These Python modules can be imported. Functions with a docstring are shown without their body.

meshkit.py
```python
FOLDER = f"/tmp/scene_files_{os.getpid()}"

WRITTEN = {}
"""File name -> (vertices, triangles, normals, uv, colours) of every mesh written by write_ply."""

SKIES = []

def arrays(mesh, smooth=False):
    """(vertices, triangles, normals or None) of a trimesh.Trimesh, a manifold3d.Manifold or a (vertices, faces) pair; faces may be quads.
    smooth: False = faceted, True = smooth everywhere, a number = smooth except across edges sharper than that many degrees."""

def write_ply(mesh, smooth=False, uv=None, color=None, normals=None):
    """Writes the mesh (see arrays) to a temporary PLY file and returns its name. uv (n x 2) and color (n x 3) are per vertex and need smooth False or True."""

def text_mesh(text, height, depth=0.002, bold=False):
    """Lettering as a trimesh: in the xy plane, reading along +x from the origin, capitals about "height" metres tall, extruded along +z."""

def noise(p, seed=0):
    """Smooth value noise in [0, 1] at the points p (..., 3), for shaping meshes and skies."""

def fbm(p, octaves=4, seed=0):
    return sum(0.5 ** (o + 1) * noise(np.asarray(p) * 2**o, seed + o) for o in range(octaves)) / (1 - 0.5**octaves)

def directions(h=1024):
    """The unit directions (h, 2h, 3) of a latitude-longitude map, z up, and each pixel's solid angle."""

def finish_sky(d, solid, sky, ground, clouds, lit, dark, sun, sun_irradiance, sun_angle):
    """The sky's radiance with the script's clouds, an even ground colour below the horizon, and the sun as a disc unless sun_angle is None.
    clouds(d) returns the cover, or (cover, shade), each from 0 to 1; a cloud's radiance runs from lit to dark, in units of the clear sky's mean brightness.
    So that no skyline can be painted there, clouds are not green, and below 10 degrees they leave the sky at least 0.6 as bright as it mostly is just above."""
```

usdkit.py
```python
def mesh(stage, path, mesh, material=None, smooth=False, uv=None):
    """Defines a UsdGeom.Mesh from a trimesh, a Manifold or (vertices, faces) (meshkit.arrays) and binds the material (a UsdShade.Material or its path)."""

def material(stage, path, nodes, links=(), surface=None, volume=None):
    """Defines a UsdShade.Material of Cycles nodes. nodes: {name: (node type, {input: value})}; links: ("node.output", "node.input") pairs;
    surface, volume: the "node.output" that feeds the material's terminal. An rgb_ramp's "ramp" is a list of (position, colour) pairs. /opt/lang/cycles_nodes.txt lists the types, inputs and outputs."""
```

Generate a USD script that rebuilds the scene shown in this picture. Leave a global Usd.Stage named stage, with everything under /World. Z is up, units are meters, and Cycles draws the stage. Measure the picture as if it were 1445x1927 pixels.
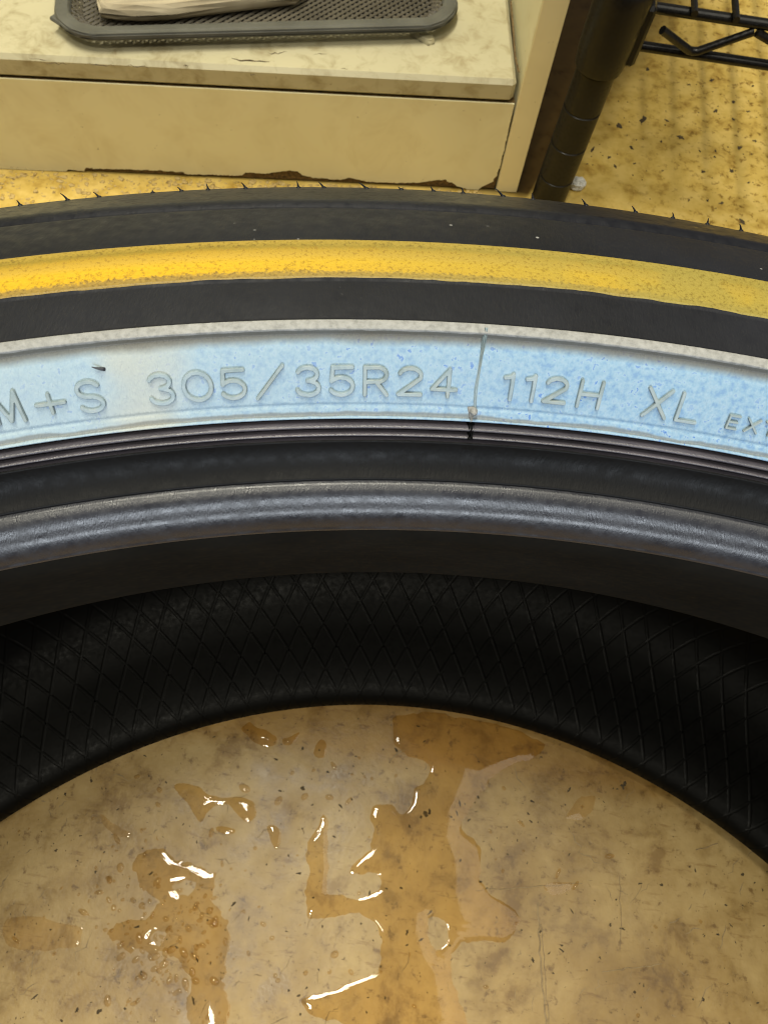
import math, random
import numpy as np, trimesh, shapely
from shapely.geometry import Polygon, LineString, Point, MultiPolygon
from shapely import affinity
from scipy.interpolate import PchipInterpolator
from pxr import Usd, UsdGeom, UsdLux, UsdShade, Gf, Sdf, Vt
import usdkit, meshkit

random.seed(7); rng = np.random.default_rng(7)
stage = Usd.Stage.CreateInMemory()
UsdGeom.SetStageUpAxis(stage, UsdGeom.Tokens.z); UsdGeom.SetStageMetersPerUnit(stage, 1.0)
UsdGeom.Xform.Define(stage, '/World'); UsdGeom.Scope.Define(stage, '/World/Looks')

# ------------------------------------------------------------------ camera
PW, PH, FOC = 1445.0, 1927.0, 1336.0
CAM = np.array([-.04256, .24774, .40097])
R_ = np.array([.99071057, .12506599, .05339528]); U_ = np.array([-.13598735, .91114509, .38900138]); F_ = np.array([0, .39264886, -.91968846])
cam = UsdGeom.Camera.Define(stage, '/World/camera')
cam.AddTransformOp().Set(Gf.Matrix4d(*R_, 0, *U_, 0, *(-F_), 0, *CAM, 1))
cam.CreateFocalLengthAttr(24.0); cam.CreateHorizontalApertureAttr(24 * PW / FOC); cam.CreateVerticalApertureAttr(24 * PH / FOC)
cam.CreateClippingRangeAttr(Gf.Vec2f(.01, 50)); cam.CreateFStopAttr(48.0); cam.CreateFocusDistanceAttr(.16)
cam.CreateExposureAttr(0.14)

def ray(px, py): return F_ + R_ * (px - PW / 2) / FOC - U_ * (py - PH / 2) / FOC
def at(px, py, z=0.0):
    d = ray(px, py); return CAM + d * (z - CAM[2]) / d[2]

# ------------------------------------------------------------------ light: strip lamps on the workshop ceiling, an added soft fill, pale room around
def rect_light(name, pos, target, w, h, inten, col, up=(0, 0, 1)):
    L = UsdLux.RectLight.Define(stage, '/World/' + name)
    pos = np.array(pos, float); z = pos - np.array(target, float); z /= np.linalg.norm(z)
    x = np.cross(up, z); x /= np.linalg.norm(x); y = np.cross(z, x)
    L.AddTransformOp().Set(Gf.Matrix4d(*x, 0, *y, 0, *z, 0, *pos, 1))
    L.CreateWidthAttr(w); L.CreateHeightAttr(h); L.CreateIntensityAttr(inten); L.CreateColorAttr(Gf.Vec3f(*col)); L.CreateNormalizeAttr(False)
    return L
rect_light('ceiling_lamp', (-.30, .78, 2.1), (-.30, .78, 0), .15, 1.05, 78, (1, .95, .78), up=(0, 1, 0))
rect_light('ceiling_lamp_001', (-.30, -.50, 2.1), (-.30, -.50, 0), .075, .36, 155, (1, .95, .78), up=(0, 1, 0))
rect_light('ceiling_lamp_002', (1.0, .30, 2.1), (1.0, .30, 0), 1.3, 1.6, 2.3, (1, .95, .80), up=(0, 1, 0))  # unseen broad overhead fill, added to brighten the floor softly
rect_light('doorway_light', (.45, -3.1, .80), (0, .4, .25), 2.2, 1.0, 13.5, (.84, .92, 1))
dome = UsdLux.DomeLight.Define(stage, '/World/room_ambient')  # added dome: even ambient in place of the room's bounced light
dome.CreateIntensityAttr(.06); dome.CreateColorAttr(Gf.Vec3f(1, .93, .82))

# ------------------------------------------------------------------ helpers
used = {}
def numbered(path):
    n = used.get(path, 0); used[path] = n + 1
    return path if n == 0 else f'{path}_{n:03d}'
def meta(prim, label=None, cat=None, group=None, kind=None):
    for k, v in (('label', label), ('category', cat), ('group', group), ('kind', kind)):
        if v: prim.SetCustomDataByKey(k, v)
    return prim
def path_of(parent): return '/World' if parent is None else str(parent.GetPath())
def obj(name, mesh, m, parent=None, smooth=35, **kw):
    p = usdkit.mesh(stage, numbered(path_of(parent) + '/' + name), mesh, m, smooth=smooth).GetPrim()
    return meta(p, **kw)
def thing(name, label, cat, loc=(0, 0, 0), rz=0, group=None):
    x = UsdGeom.Xform.Define(stage, numbered('/World/' + name)); x.AddTranslateOp().Set(Gf.Vec3d(*map(float, loc))); x.AddRotateZOp().Set(float(rz))
    return meta(x.GetPrim(), label, cat, group)

def box(x0, x1, y0, y1, z0, z1, ch=0.0):
    b = trimesh.creation.box((x1 - x0, y1 - y0, z1 - z0)); 
    if ch:
        v = []
        for sx in (-1, 1):
            for sy in (-1, 1):
                for sz in (-1, 1):
                    hx, hy, hz = (x1 - x0) / 2, (y1 - y0) / 2, (z1 - z0) / 2
                    v += [(sx * (hx - ch), sy * hy, sz * (hz)), (sx * hx, sy * (hy - ch), sz * (hz))] if hz < ch else [(sx * (hx - ch), sy * (hy - ch), sz * hz), (sx * (hx - ch), sy * hy, sz * (hz - ch)), (sx * hx, sy * (hy - ch), sz * (hz - ch))]
        b = trimesh.convex.convex_hull(np.array(v))
    b.apply_translation(((x0 + x1) / 2, (y0 + y1) / 2, (z0 + z1) / 2)); return b
def tube(pts, rad, n=10, cap=True):
    pts = np.asarray(pts, float); rad = np.broadcast_to(rad, len(pts))
    t = np.gradient(pts, axis=0); t /= np.linalg.norm(t, axis=1, keepdims=True)
    a = np.array([0, 0, 1.0]) if abs(t[0, 2]) < .9 else np.array([1.0, 0, 0])
    V = []
    for p, d, r in zip(pts, t, rad):
        e1 = np.cross(d, a); e1 /= np.linalg.norm(e1); e2 = np.cross(d, e1); a = np.cross(e1, d) if abs(np.dot(a, d)) > .9 else a
        th = np.arange(n) * 2 * np.pi / n
        V.append(p + r * (np.cos(th)[:, None] * e1 + np.sin(th)[:, None] * e2))
    V = np.vstack(V); Fc = []
    for i in range(len(pts) - 1):
        for j in range(n):
            a0, a1 = i * n + j, i * n + (j + 1) % n
            Fc += [(a0, a0 + n, a1), (a1, a0 + n, a1 + n)]
    if cap:
        for base, sgn in ((0, 1), ((len(pts) - 1) * n, -1)):
            for j in range(1, n - 1): Fc.append((base, base + j, base + j + 1)[::sgn])
    m = trimesh.Trimesh(V, Fc, process=False); m.fix_normals(); return m
def lathe(prof, n=48, c=(0, 0)):
    prof = np.asarray(prof, float); th = np.arange(n) * 2 * np.pi / n
    V = np.array([(c[0] + r * math.cos(a), c[1] + r * math.sin(a), z) for r, z in prof for a in th]); Fc = []
    for i in range(len(prof) - 1):
        for j in range(n):
            a0, a1 = i * n + j, i * n + (j + 1) % n
            Fc += [(a0, a1, a0 + n), (a1, a1 + n, a0 + n)]
    return trimesh.Trimesh(V, Fc, process=False)
def densify(poly, step):
    return poly.segmentize(step)
def polys_of(g): return [p for p in getattr(g, 'geoms', [g]) if p.geom_type == 'Polygon' and p.area > 1e-12]
def sheet(poly, ds, hs):
    """A raised sheet over a flat outline: its height rises with the distance from the outline (a drop of water, an embossed letter)."""
    ds = np.asarray(ds); parts = []; lv = [poly] + [poly.buffer(-d) for d in ds[1:]]
    V, Fc, off = [], [], 0
    for i in range(len(lv)):
        ring = lv[i].difference(lv[i + 1]) if i + 1 < len(lv) else lv[i]
        for p in polys_of(ring):
            try: v, f = trimesh.creation.triangulate_polygon(p, engine='earcut')
            except Exception: continue
            V.append(v); Fc.append(np.asarray(f) + off); off += len(v)
    V = np.vstack(V); Fc = np.vstack(Fc)
    d = shapely.distance(poly.boundary, shapely.points(V))
    z = np.interp(d, ds, hs)
    m = trimesh.Trimesh(np.column_stack([V, z]), Fc, process=False); m.merge_vertices(digits_vertex=7)
    n = m.face_normals[:, 2] < 0
    f = np.array(m.faces); f[n] = f[n][:, ::-1]
    return trimesh.Trimesh(m.vertices, f, process=False)
def wobble(pts, amp, freq, seed, step):
    """A closed outline through the points, rounded and with an uneven edge."""
    p = densify(Polygon(pts).buffer(0), step)
    out = []
    for q in polys_of(p):
        c = np.array(q.exterior.coords)[:-1]
        for _ in range(3): c = .5 * c + .25 * (np.roll(c, 1, 0) + np.roll(c, -1, 0))
        for k, (fr, am) in enumerate(((freq, amp), (freq * 2.7, amp * .5), (freq * 6.5, amp * .28))):
            P3 = np.column_stack([c * fr, np.full(len(c), seed * 3.1 + k)])
            c = c + am * 2 * np.column_stack([meshkit.noise(P3, 1) - .5, meshkit.noise(P3, 2) - .5])
        out.append(Polygon(c).buffer(0))
    return shapely.union_all(out)

# ------------------------------------------------------------------ materials
def N(nodes, links, surface): return nodes, links, surface
def mat(name, nodes, links, surface='p.BSDF'):
    nodes.setdefault('geo', ('geometry', {}))
    return usdkit.material(stage, '/World/Looks/' + name, nodes, links, surface)
def noise_n(scale, detail=3, rough=.55, dist=0): return ('noise_texture', {'scale': scale, 'detail': float(detail), 'roughness': rough, 'distortion': dist})
def mixn(): return ('mix_color', {})

def rubber(name, col, rough, bump_scale, bump_d, streak=0.0, spec=.5, rvar=.1, fleck=0):
    c = np.array(col)
    nodes = {'mp': ('mapping', {'scale': (bump_scale, bump_scale * (.35 if streak else 1), bump_scale * (.35 if streak else 1))}), 'n1': noise_n(38, 4), 'n2': noise_n(1, 3, .6), 'n3': noise_n(420, 2),
             'c1': ('rgb_ramp', {'ramp': [(.3, c * .75), (.5, c), (.72, c * 1.35)]}),
             'r': ('map_range', {'from_min': .3, 'from_max': .7, 'to_min': rough - rvar, 'to_max': rough + rvar}),
             'b': ('bump', {'strength': .55, 'distance': bump_d}), 'p': ('principled_bsdf', {'specular_ior_level': spec})}
    links = [('geo.position', 'n1.vector'), ('geo.position', 'mp.vector'), ('mp.vector', 'n2.vector'), ('geo.position', 'n3.vector'), ('n1.fac', 'c1.fac'),
             ('n3.fac', 'r.value'), ('r.result', 'p.roughness'), ('n2.fac', 'b.height'), ('b.normal', 'p.normal')]
    src = 'c1.color'
    if fleck:
        nodes['v'] = ('voronoi_texture', {'scale': 260.0}); nodes['vr'] = ('rgb_ramp', {'ramp': [(0, (1, 1, 1)), (.07, (1, 1, 1)), (.1, (0, 0, 0)), (1, (0, 0, 0))]})
        nodes['n4'] = noise_n(55, 2); nodes['nr'] = ('rgb_ramp', {'ramp': [(.56, (0, 0, 0)), (.64, (1, 1, 1))]})
        nodes['mm'] = ('math', {'math_type': 'multiply'}); nodes['mx'] = ('mix_color', {'b': (.25, .25, .25)})
        links += [('geo.position', 'v.vector'), ('v.distance', 'vr.fac'), ('geo.position', 'n4.vector'), ('n4.fac', 'nr.fac'), ('vr.color', 'mm.value1'), ('nr.color', 'mm.value2'),
                  ('mm.value', 'mx.fac'), ('c1.color', 'mx.a')]; src = 'mx.result'
    links.append((src, 'p.base_color'))
    return mat(name, nodes, links)

M_side = rubber('sidewall_rubber', (.0095, .0103, .0140), .55, 1700, .00014, streak=1, spec=.17, fleck=1)
M_edge = rubber('shoulder_rubber', (.0075, .0082, .0120), .38, 1600, .00012, streak=1, spec=.2)
M_bead = rubber('bead_rubber', (.017, .018, .024), .33, 3600, .00013, streak=1, spec=.6)
M_flange = rubber('flange_rubber', (.0045, .0045, .0048), .55, 1700, .00022, streak=1, spec=.16)
M_rib = rubber('rib_rubber', (.062, .056, .068), .36, 2600, .00025, spec=.8)
M_liner = rubber('liner_rubber', (.0030, .0029, .0024), .5, 900, .00010, spec=.12)
M_toe = rubber('toe_rubber', (.0085, .0080, .0068), .8, 1500, .0001, streak=1, spec=.05)
M_nub = rubber('nub_rubber', (.03, .032, .04), .4, 900, .0001)

def mat_white_band():
    nodes = {'n1': noise_n(900, 2, .6), 'n2': noise_n(30, 3), 'n3': noise_n(900, 2), 'n4': noise_n(1, 3), 'mp': ('mapping', {'scale': (2300, 900, 900)}), 'n5': noise_n(85, 4, .6),
             'base': ('rgb_ramp', {'ramp': [(.30, (.155, .275, .445)), (.46, (.215, .345, .475)), (.64, (.275, .395, .50))]}),
             'sp': ('rgb_ramp', {'ramp': [(.62, (0, 0, 0)), (.68, (1, 1, 1))]}),
             'spm': ('rgb_ramp', {'ramp': [(.40, (.15, .15, .15)), (.56, (1, 1, 1))]}),
             'mul': ('math', {'math_type': 'multiply'}),
             'm1': ('mix_color', {'b': (.08, .19, .46)}),
             'sx': ('separate_xyz', {}), 'az': ('math', {'math_type': 'divide'}), 'az2': ('math', {'math_type': 'add', 'value2': .283}), 'az3': ('math', {'math_type': 'absolute'}),
             # the left stretch is worn back to cream where the blue film has gone
             'lx': ('map_range', {'from_min': .01, 'from_max': .085, 'to_min': .66, 'to_max': 0.0, 'clamp': True}), 'gx': ('map_range', {'from_min': -.38, 'from_max': -.04, 'to_min': .65, 'to_max': 0.0, 'clamp': True}), 'mg': ('mix_color', {'b': (.36, .43, .45)}),
             'l2': ('math', {'math_type': 'multiply'}), 'cr': ('rgb_ramp', {'ramp': [(.22, (0, 0, 0)), (.40, (.85,) * 3)]}),
             'm2': ('mix_color', {'b': (.40, .40, .345)}),
             # brown dirt left along the lip at the outer rim of the band and on the faint line near its foot
             'xy': ('vector_math', {'math_type': 'multiply', 'vector2': (1, 1, 0)}), 'len': ('vector_math', {'math_type': 'length'}),
             'jit': ('math', {'math_type': 'multiply_add', 'value2': .0012}), 'rr': ('rgb_ramp', {'ramp': [(0, (0, 0, 0)), (.105, (0, 0, 0)), (.12, (.7,) * 3), (.165, (.7,) * 3), (.185, (0, 0, 0)), (.84, (0, 0, 0)), (.93, (.8,) * 3), (1, (1, 1, 1))]}),
             'rm': ('map_range', {'from_min': .3170, 'from_max': .3285, 'to_min': 0.0, 'to_max': 1.0, 'clamp': True}),
             'm3': ('mix_color', {'b': (.12, .112, .092)}),
             'b1': ('bump', {'strength': .7, 'distance': .00030}), 'p': ('principled_bsdf', {'roughness': .48, 'specular_ior_level': .4})}
    L = [('geo.position', n + '.vector') for n in ('n1', 'n2', 'n3', 'n5')] + [('geo.position', 'mp.vector'), ('mp.vector', 'n4.vector'),
        ('n1.fac', 'base.fac'), ('n3.fac', 'sp.fac'), ('n5.fac', 'spm.fac'), ('sp.color', 'mul.value1'), ('spm.color', 'mul.value2'), ('mul.value', 'm1.fac'), ('base.color', 'm1.a'),
        ('geo.position', 'sx.vector'), ('sx.x', 'az.value1'), ('sx.y', 'az.value2'), ('az.value', 'az2.value1'), ('az2.value', 'az3.value1'), ('az3.value', 'lx.value'), ('lx.result', 'l2.value1'), ('n2.fac', 'l2.value2'), ('l2.value', 'cr.fac'), ('cr.color', 'm2.fac'), ('az.value', 'gx.value'), ('gx.result', 'mg.fac'), ('m1.result', 'mg.a'), ('mg.result', 'm2.a'),
        ('geo.position', 'xy.vector1'), ('xy.vector', 'len.vector1'), ('n5.fac', 'jit.value1'), ('len.value', 'jit.value3'), ('jit.value', 'rm.value'), ('rm.result', 'rr.fac'), ('rr.color', 'm3.fac'), ('m2.result', 'm3.a'),
        ('m3.result', 'p.base_color'), ('n4.fac', 'b1.height'), ('b1.normal', 'p.normal')]
    return mat('white_band_paint', nodes, L)
M_band = mat_white_band()
def paint(name, ramp, scale, rough=.5, bump=.0001, bs=2000, scale2=40, ramp2=None, spec=.4):
    nodes = {'n1': noise_n(scale, 3, .6), 'n2': noise_n(bs, 2), 'n3': noise_n(scale2, 3), 'c': ('rgb_ramp', {'ramp': ramp}),
             'c2': ('rgb_ramp', {'ramp': ramp2 or [(.3, (.85,) * 3), (.7, (1, 1, 1))]}), 'm': ('mix_color', {'blend_type': 'multiply', 'fac': 1.0}),
             'b': ('bump', {'strength': .6, 'distance': bump}), 'p': ('principled_bsdf', {'roughness': rough, 'specular_ior_level': spec})}
    L = [('geo.position', n + '.vector') for n in ('n1', 'n2', 'n3')] + [('n1.fac', 'c.fac'), ('n3.fac', 'c2.fac'), ('c.color', 'm.a'), ('c2.color', 'm.b'), ('m.result', 'p.base_color'), ('n2.fac', 'b.height'), ('b.normal', 'p.normal')]
    return mat(name, nodes, L)
M_ring = paint('ring_paint', [(.3, (.21, .21, .20)), (.5, (.28, .28, .27)), (.7, (.33, .33, .32))], 900, .6, .0002, 1800)
M_letter = paint('letter_paint', [(.3, (.20, .27, .31)), (.5, (.255, .325, .36)), (.7, (.29, .345, .365))], 500, .42, .00008, 1500, 90, [(.35, (.86, .83, .76)), (.6, (1, 1, 1))])

def mat_yellow():
    nodes = {'n1': noise_n(1500, 3, .65), 'n2': noise_n(2200, 2), 'n3': noise_n(60, 3), 'xy': ('vector_math', {'math_type': 'multiply', 'vector2': (1, 1, 0)}), 'len': ('vector_math', {'math_type': 'length'}),
             'jit': ('math', {'math_type': 'multiply_add', 'value2': .0028}), 'rm': ('map_range', {'from_min': .3409, 'from_max': .3512, 'to_min': 0.0, 'to_max': 1.0, 'clamp': True}),
             'c': ('rgb_ramp', {'ramp': [(0, (.26, .17, .03)), (.09, (.30, .19, .03)), (.15, (.56, .335, .002)), (.36, (.58, .36, .004)), (.52, (.48, .305, .025)), (.66, (.40, .25, .014)), (.76, (.24, .165, .010)), (.88, (.34, .23, .025)), (1, (.30, .20, .05))]}),
             'sx': ('separate_xyz', {}), 'az': ('math', {'math_type': 'divide'}), 'lx': ('map_range', {'from_min': -.24, 'from_max': .02, 'to_min': 0.0, 'to_max': 1.0, 'clamp': True}),
             'w': ('rgb_ramp', {'ramp': [(.10, (0, 0, 0)), (.48, (1, 1, 1))]}), 'wm': ('math', {'math_type': 'multiply'}), 'ws': ('math', {'math_type': 'multiply', 'value2': .9}), 'mw': ('mix_color', {'b': (.28, .225, .045)}),
             'sp': ('rgb_ramp', {'ramp': [(.34, (.55, .5, .3)), (.46, (.93, .93, .9)), (.6, (1, 1, 1))]}), 'mul': ('mix_color', {'blend_type': 'multiply', 'fac': .8}),
             'b': ('bump', {'strength': .6, 'distance': .00014}), 'p': ('principled_bsdf', {'roughness': .5, 'specular_ior_level': .4})}
    L = [('geo.position', n + '.vector') for n in ('n1', 'n2', 'n3')] + [('geo.position', 'xy.vector1'), ('xy.vector', 'len.vector1'), ('n1.fac', 'jit.value1'), ('len.value', 'jit.value3'), ('jit.value', 'rm.value'), ('rm.result', 'c.fac'),
         ('geo.position', 'sx.vector'), ('sx.x', 'az.value1'), ('sx.y', 'az.value2'), ('az.value', 'lx.value'), ('n3.fac', 'w.fac'), ('w.color', 'wm.value1'), ('lx.result', 'wm.value2'), ('wm.value', 'ws.value1'), ('ws.value', 'mw.fac'), ('c.color', 'mw.a'),
         ('n1.fac', 'sp.fac'), ('mw.result', 'mul.a'), ('sp.color', 'mul.b'), ('mul.result', 'p.base_color'), ('n2.fac', 'b.height'), ('b.normal', 'p.normal')]
    return mat('yellow_paint', nodes, L)
M_yellow = mat_yellow()

def mat_floor():
    nodes = {'n1': noise_n(9, 5, .6, .4), 'n2': noise_n(55, 5, .62, .2), 'n3': noise_n(400, 3), 'n4': noise_n(150, 4, .68, .2), 'n5': noise_n(34, 5, .68, .15), 'mp': ('mapping', {'scale': (60, 260, 1), 'rotation': (0, 0, .9)}), 'n6': noise_n(1, 4, .65, .1), 'scf': ('rgb_ramp', {'ramp': [(.30, (.62, .52, .38)), (.41, (1, 1, 1)), (.62, (1, 1, 1)), (.72, (1.12, 1.12, 1.12))]}), 'm5': ('mix_color', {'blend_type': 'multiply', 'fac': .75}), 'stn': ('rgb_ramp', {'ramp': [(.34, (.52, .42, .26)), (.43, (.88, .84, .74)), (.6, (1, 1, 1))]}), 'm6': ('mix_color', {'blend_type': 'multiply', 'fac': .8}),
             'base': ('rgb_ramp', {'ramp': [(.30, (.25, .155, .045)), (.43, (.345, .23, .080)), (.56, (.445, .315, .128)), (.70, (.52, .385, .18))]}),
             'pat': ('rgb_ramp', {'ramp': [(.36, (.60, .54, .44)), (.47, (.90, .88, .84)), (.60, (1, 1, 1))]}), 'm1': ('mix_color', {'blend_type': 'multiply', 'fac': .75}),
             'fine': ('rgb_ramp', {'ramp': [(.31, (.40, .31, .19)), (.41, (.97, .96, .94)), (.6, (1.05, 1.05, 1.04))]}), 'm2': ('mix_color', {'blend_type': 'multiply', 'fac': .8}),
             # old varnish has yellowed under the shelf and the cabinet
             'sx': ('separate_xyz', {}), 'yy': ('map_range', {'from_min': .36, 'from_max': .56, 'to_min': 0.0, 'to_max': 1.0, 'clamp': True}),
             'yel': ('rgb_ramp', {'ramp': [(.28, (.30, .17, .03)), (.45, (.56, .39, .095)), (.62, (.66, .48, .145))]}), 'm3': ('mix_color', {}), 'nj': ('math', {'math_type': 'multiply_add', 'value2': .018}), 'ny': ('map_range', {'from_min': .279, 'from_max': .290, 'to_min': 0.0, 'to_max': .75, 'clamp': True}), 'm7': ('mix_color', {'blend_type': 'multiply', 'b': (.82, .66, .32)}),  # amber strip inside the hole: shade and reflection of the tire, painted in
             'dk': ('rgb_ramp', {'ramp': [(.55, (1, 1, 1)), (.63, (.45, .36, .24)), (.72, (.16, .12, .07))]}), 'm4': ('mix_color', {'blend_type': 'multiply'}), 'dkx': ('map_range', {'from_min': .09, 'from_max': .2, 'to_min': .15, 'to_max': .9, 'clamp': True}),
             'dky': ('math', {'math_type': 'multiply'}), 'g1': ('math', {'math_type': 'multiply_add', 'value2': -.125, 'value3': .0605}), 'g2': ('math', {'math_type': 'add'}), 'g3': ('math', {'math_type': 'multiply_add', 'value2': .42, 'value3': -.283}), 'g4': ('math', {'math_type': 'maximum', 'value2': .002}), 'g5': ('math', {'math_type': 'divide'}), 'g6': ('rgb_ramp', {'ramp': [(0, (.10, .085, .08)), (.6, (.14, .115, .10)), (1, (1, 1, 1))]}), 'gy': ('map_range', {'from_min': .690, 'from_max': .7, 'to_min': 0.0, 'to_max': 1.0, 'clamp': True}), 'm8': ('mix_color', {'blend_type': 'multiply'}),  # dark wedge right of the cabinet: its cast shadow painted into the floor colour
             'r': ('map_range', {'from_min': .3, 'from_max': .7, 'to_min': .30, 'to_max': .50}),
             'b': ('bump', {'strength': .35, 'distance': .0006}), 'b2': ('bump', {'strength': .5, 'distance': .00022}), 'spl': ('map_range', {'from_min': 0.0, 'from_max': 1.0, 'to_min': .5, 'to_max': .10}), 'p': ('principled_bsdf', {})}
    L = [('geo.position', n + '.vector') for n in ('n1', 'n2', 'n3', 'n4', 'n5')] + [('yy.result', 'spl.value'), ('spl.result', 'p.specular_ior_level'),
        ('geo.position', 'mp.vector'), ('mp.vector', 'n6.vector'), ('n6.fac', 'scf.fac'), ('n5.fac', 'stn.fac'), ('base.color', 'm6.a'), ('stn.color', 'm6.b'), ('m6.result', 'm5.a'), ('scf.color', 'm5.b'), ('n1.fac', 'base.fac'), ('n2.fac', 'pat.fac'), ('m5.result', 'm1.a'), ('pat.color', 'm1.b'), ('n4.fac', 'fine.fac'), ('m1.result', 'm2.a'), ('fine.color', 'm2.b'),
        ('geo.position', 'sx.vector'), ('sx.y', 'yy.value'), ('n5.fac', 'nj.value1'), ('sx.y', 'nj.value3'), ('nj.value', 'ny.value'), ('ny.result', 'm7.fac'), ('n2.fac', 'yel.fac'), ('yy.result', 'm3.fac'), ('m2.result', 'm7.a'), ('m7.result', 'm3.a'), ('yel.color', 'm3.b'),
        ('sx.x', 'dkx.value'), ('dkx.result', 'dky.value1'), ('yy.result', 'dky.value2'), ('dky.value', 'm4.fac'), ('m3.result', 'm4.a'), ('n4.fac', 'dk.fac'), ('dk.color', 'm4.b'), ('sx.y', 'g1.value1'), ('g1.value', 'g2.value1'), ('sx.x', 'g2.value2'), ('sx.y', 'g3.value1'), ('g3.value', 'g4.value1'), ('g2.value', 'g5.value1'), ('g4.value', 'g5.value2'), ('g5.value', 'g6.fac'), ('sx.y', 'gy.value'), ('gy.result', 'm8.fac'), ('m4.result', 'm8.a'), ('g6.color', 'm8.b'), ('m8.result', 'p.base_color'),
        ('n2.fac', 'r.value'), ('r.result', 'p.roughness'), ('n2.fac', 'b.height'), ('n3.fac', 'b2.height'), ('b.normal', 'b2.normal'), ('b2.normal', 'p.normal')]
    return mat('floor_vinyl', nodes, L)
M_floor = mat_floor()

def mat_water(name, tint, bump=.00003):
    return mat(name, {'t': ('transparent_bsdf', {'color': tint}), 'g': ('glossy_bsdf', {'color': (1, 1, 1), 'roughness': .03}), 'fr': ('fresnel', {'IOR': 1.36}), 'n': noise_n(110, 2),
                      'b': ('bump', {'strength': .1, 'distance': bump}), 'mx': ('mix_closure', {})},
               [('geo.position', 'n.vector'), ('n.fac', 'b.height'), ('b.normal', 'g.normal'), ('b.normal', 'fr.normal'), ('fr.fac', 'mx.fac'), ('t.BSDF', 'mx.closure1'), ('g.BSDF', 'mx.closure2')], 'mx.closure')
M_water = mat_water('amber_water', (.915, .845, .67))
M_water2 = mat_water('dull_water', (.95, .92, .85))
M_drop = mat_water('clear_water', (.94, .885, .77))
M_water3 = mat_water('brown_water', (.915, .855, .71))

def mat_cream(name, c, dirt, amount, wear_scale=30):
    c = np.array(c)
    nodes = {'n1': noise_n(wear_scale, 5, .65, .5), 'n2': noise_n(160, 4, .7), 'n3': noise_n(5, 2), 'c': ('rgb_ramp', {'ramp': [(.3, c * .86), (.55, c), (.75, c * 1.06)]}),
             'd': ('rgb_ramp', {'ramp': [(.30, (1, 1, 1)), (.44, (.35, .35, .35)), (.54, (0, 0, 0))]}), 'd2': ('rgb_ramp', {'ramp': [(.26, (1, 1, 1)), (.32, (0, 0, 0))]}),
             'da': ('math', {'math_type': 'multiply', 'value2': amount}), 'm1': ('mix_color', {'b': dirt}), 'db': ('math', {'math_type': 'multiply', 'value2': .6}), 'm2': ('mix_color', {'b': (.12, .08, .04)}),
             'b': ('bump', {'strength': .3, 'distance': .0006}), 'p': ('principled_bsdf', {'roughness': .42, 'specular_ior_level': .4})}
    L = [('geo.position', n + '.vector') for n in ('n1', 'n2', 'n3')] + [('n3.fac', 'c.fac'), ('n1.fac', 'd.fac'), ('d.color', 'da.value1'), ('da.value', 'm1.fac'), ('c.color', 'm1.a'), ('n2.fac', 'd2.fac'), ('d2.color', 'db.value1'), ('db.value', 'm2.fac'), ('m1.result', 'm2.a'),
         ('m2.result', 'p.base_color'), ('n1.fac', 'b.height'), ('b.normal', 'p.normal')]
    return mat(name, nodes, L)
M_cream = mat_cream('cream_laminate', (.74, .69, .45), (.50, .40, .19), .30)
M_strip = mat_cream('pale_edge_strip', (.76, .68, .42), (.5, .4, .2), .12)
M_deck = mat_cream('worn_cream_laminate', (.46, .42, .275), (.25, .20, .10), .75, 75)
M_core = paint('particle_board', [(.3, (.045, .026, .009)), (.5, (.12, .072, .022)), (.7, (.2, .125, .045))], 500, .8, .0006, 600)
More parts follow.
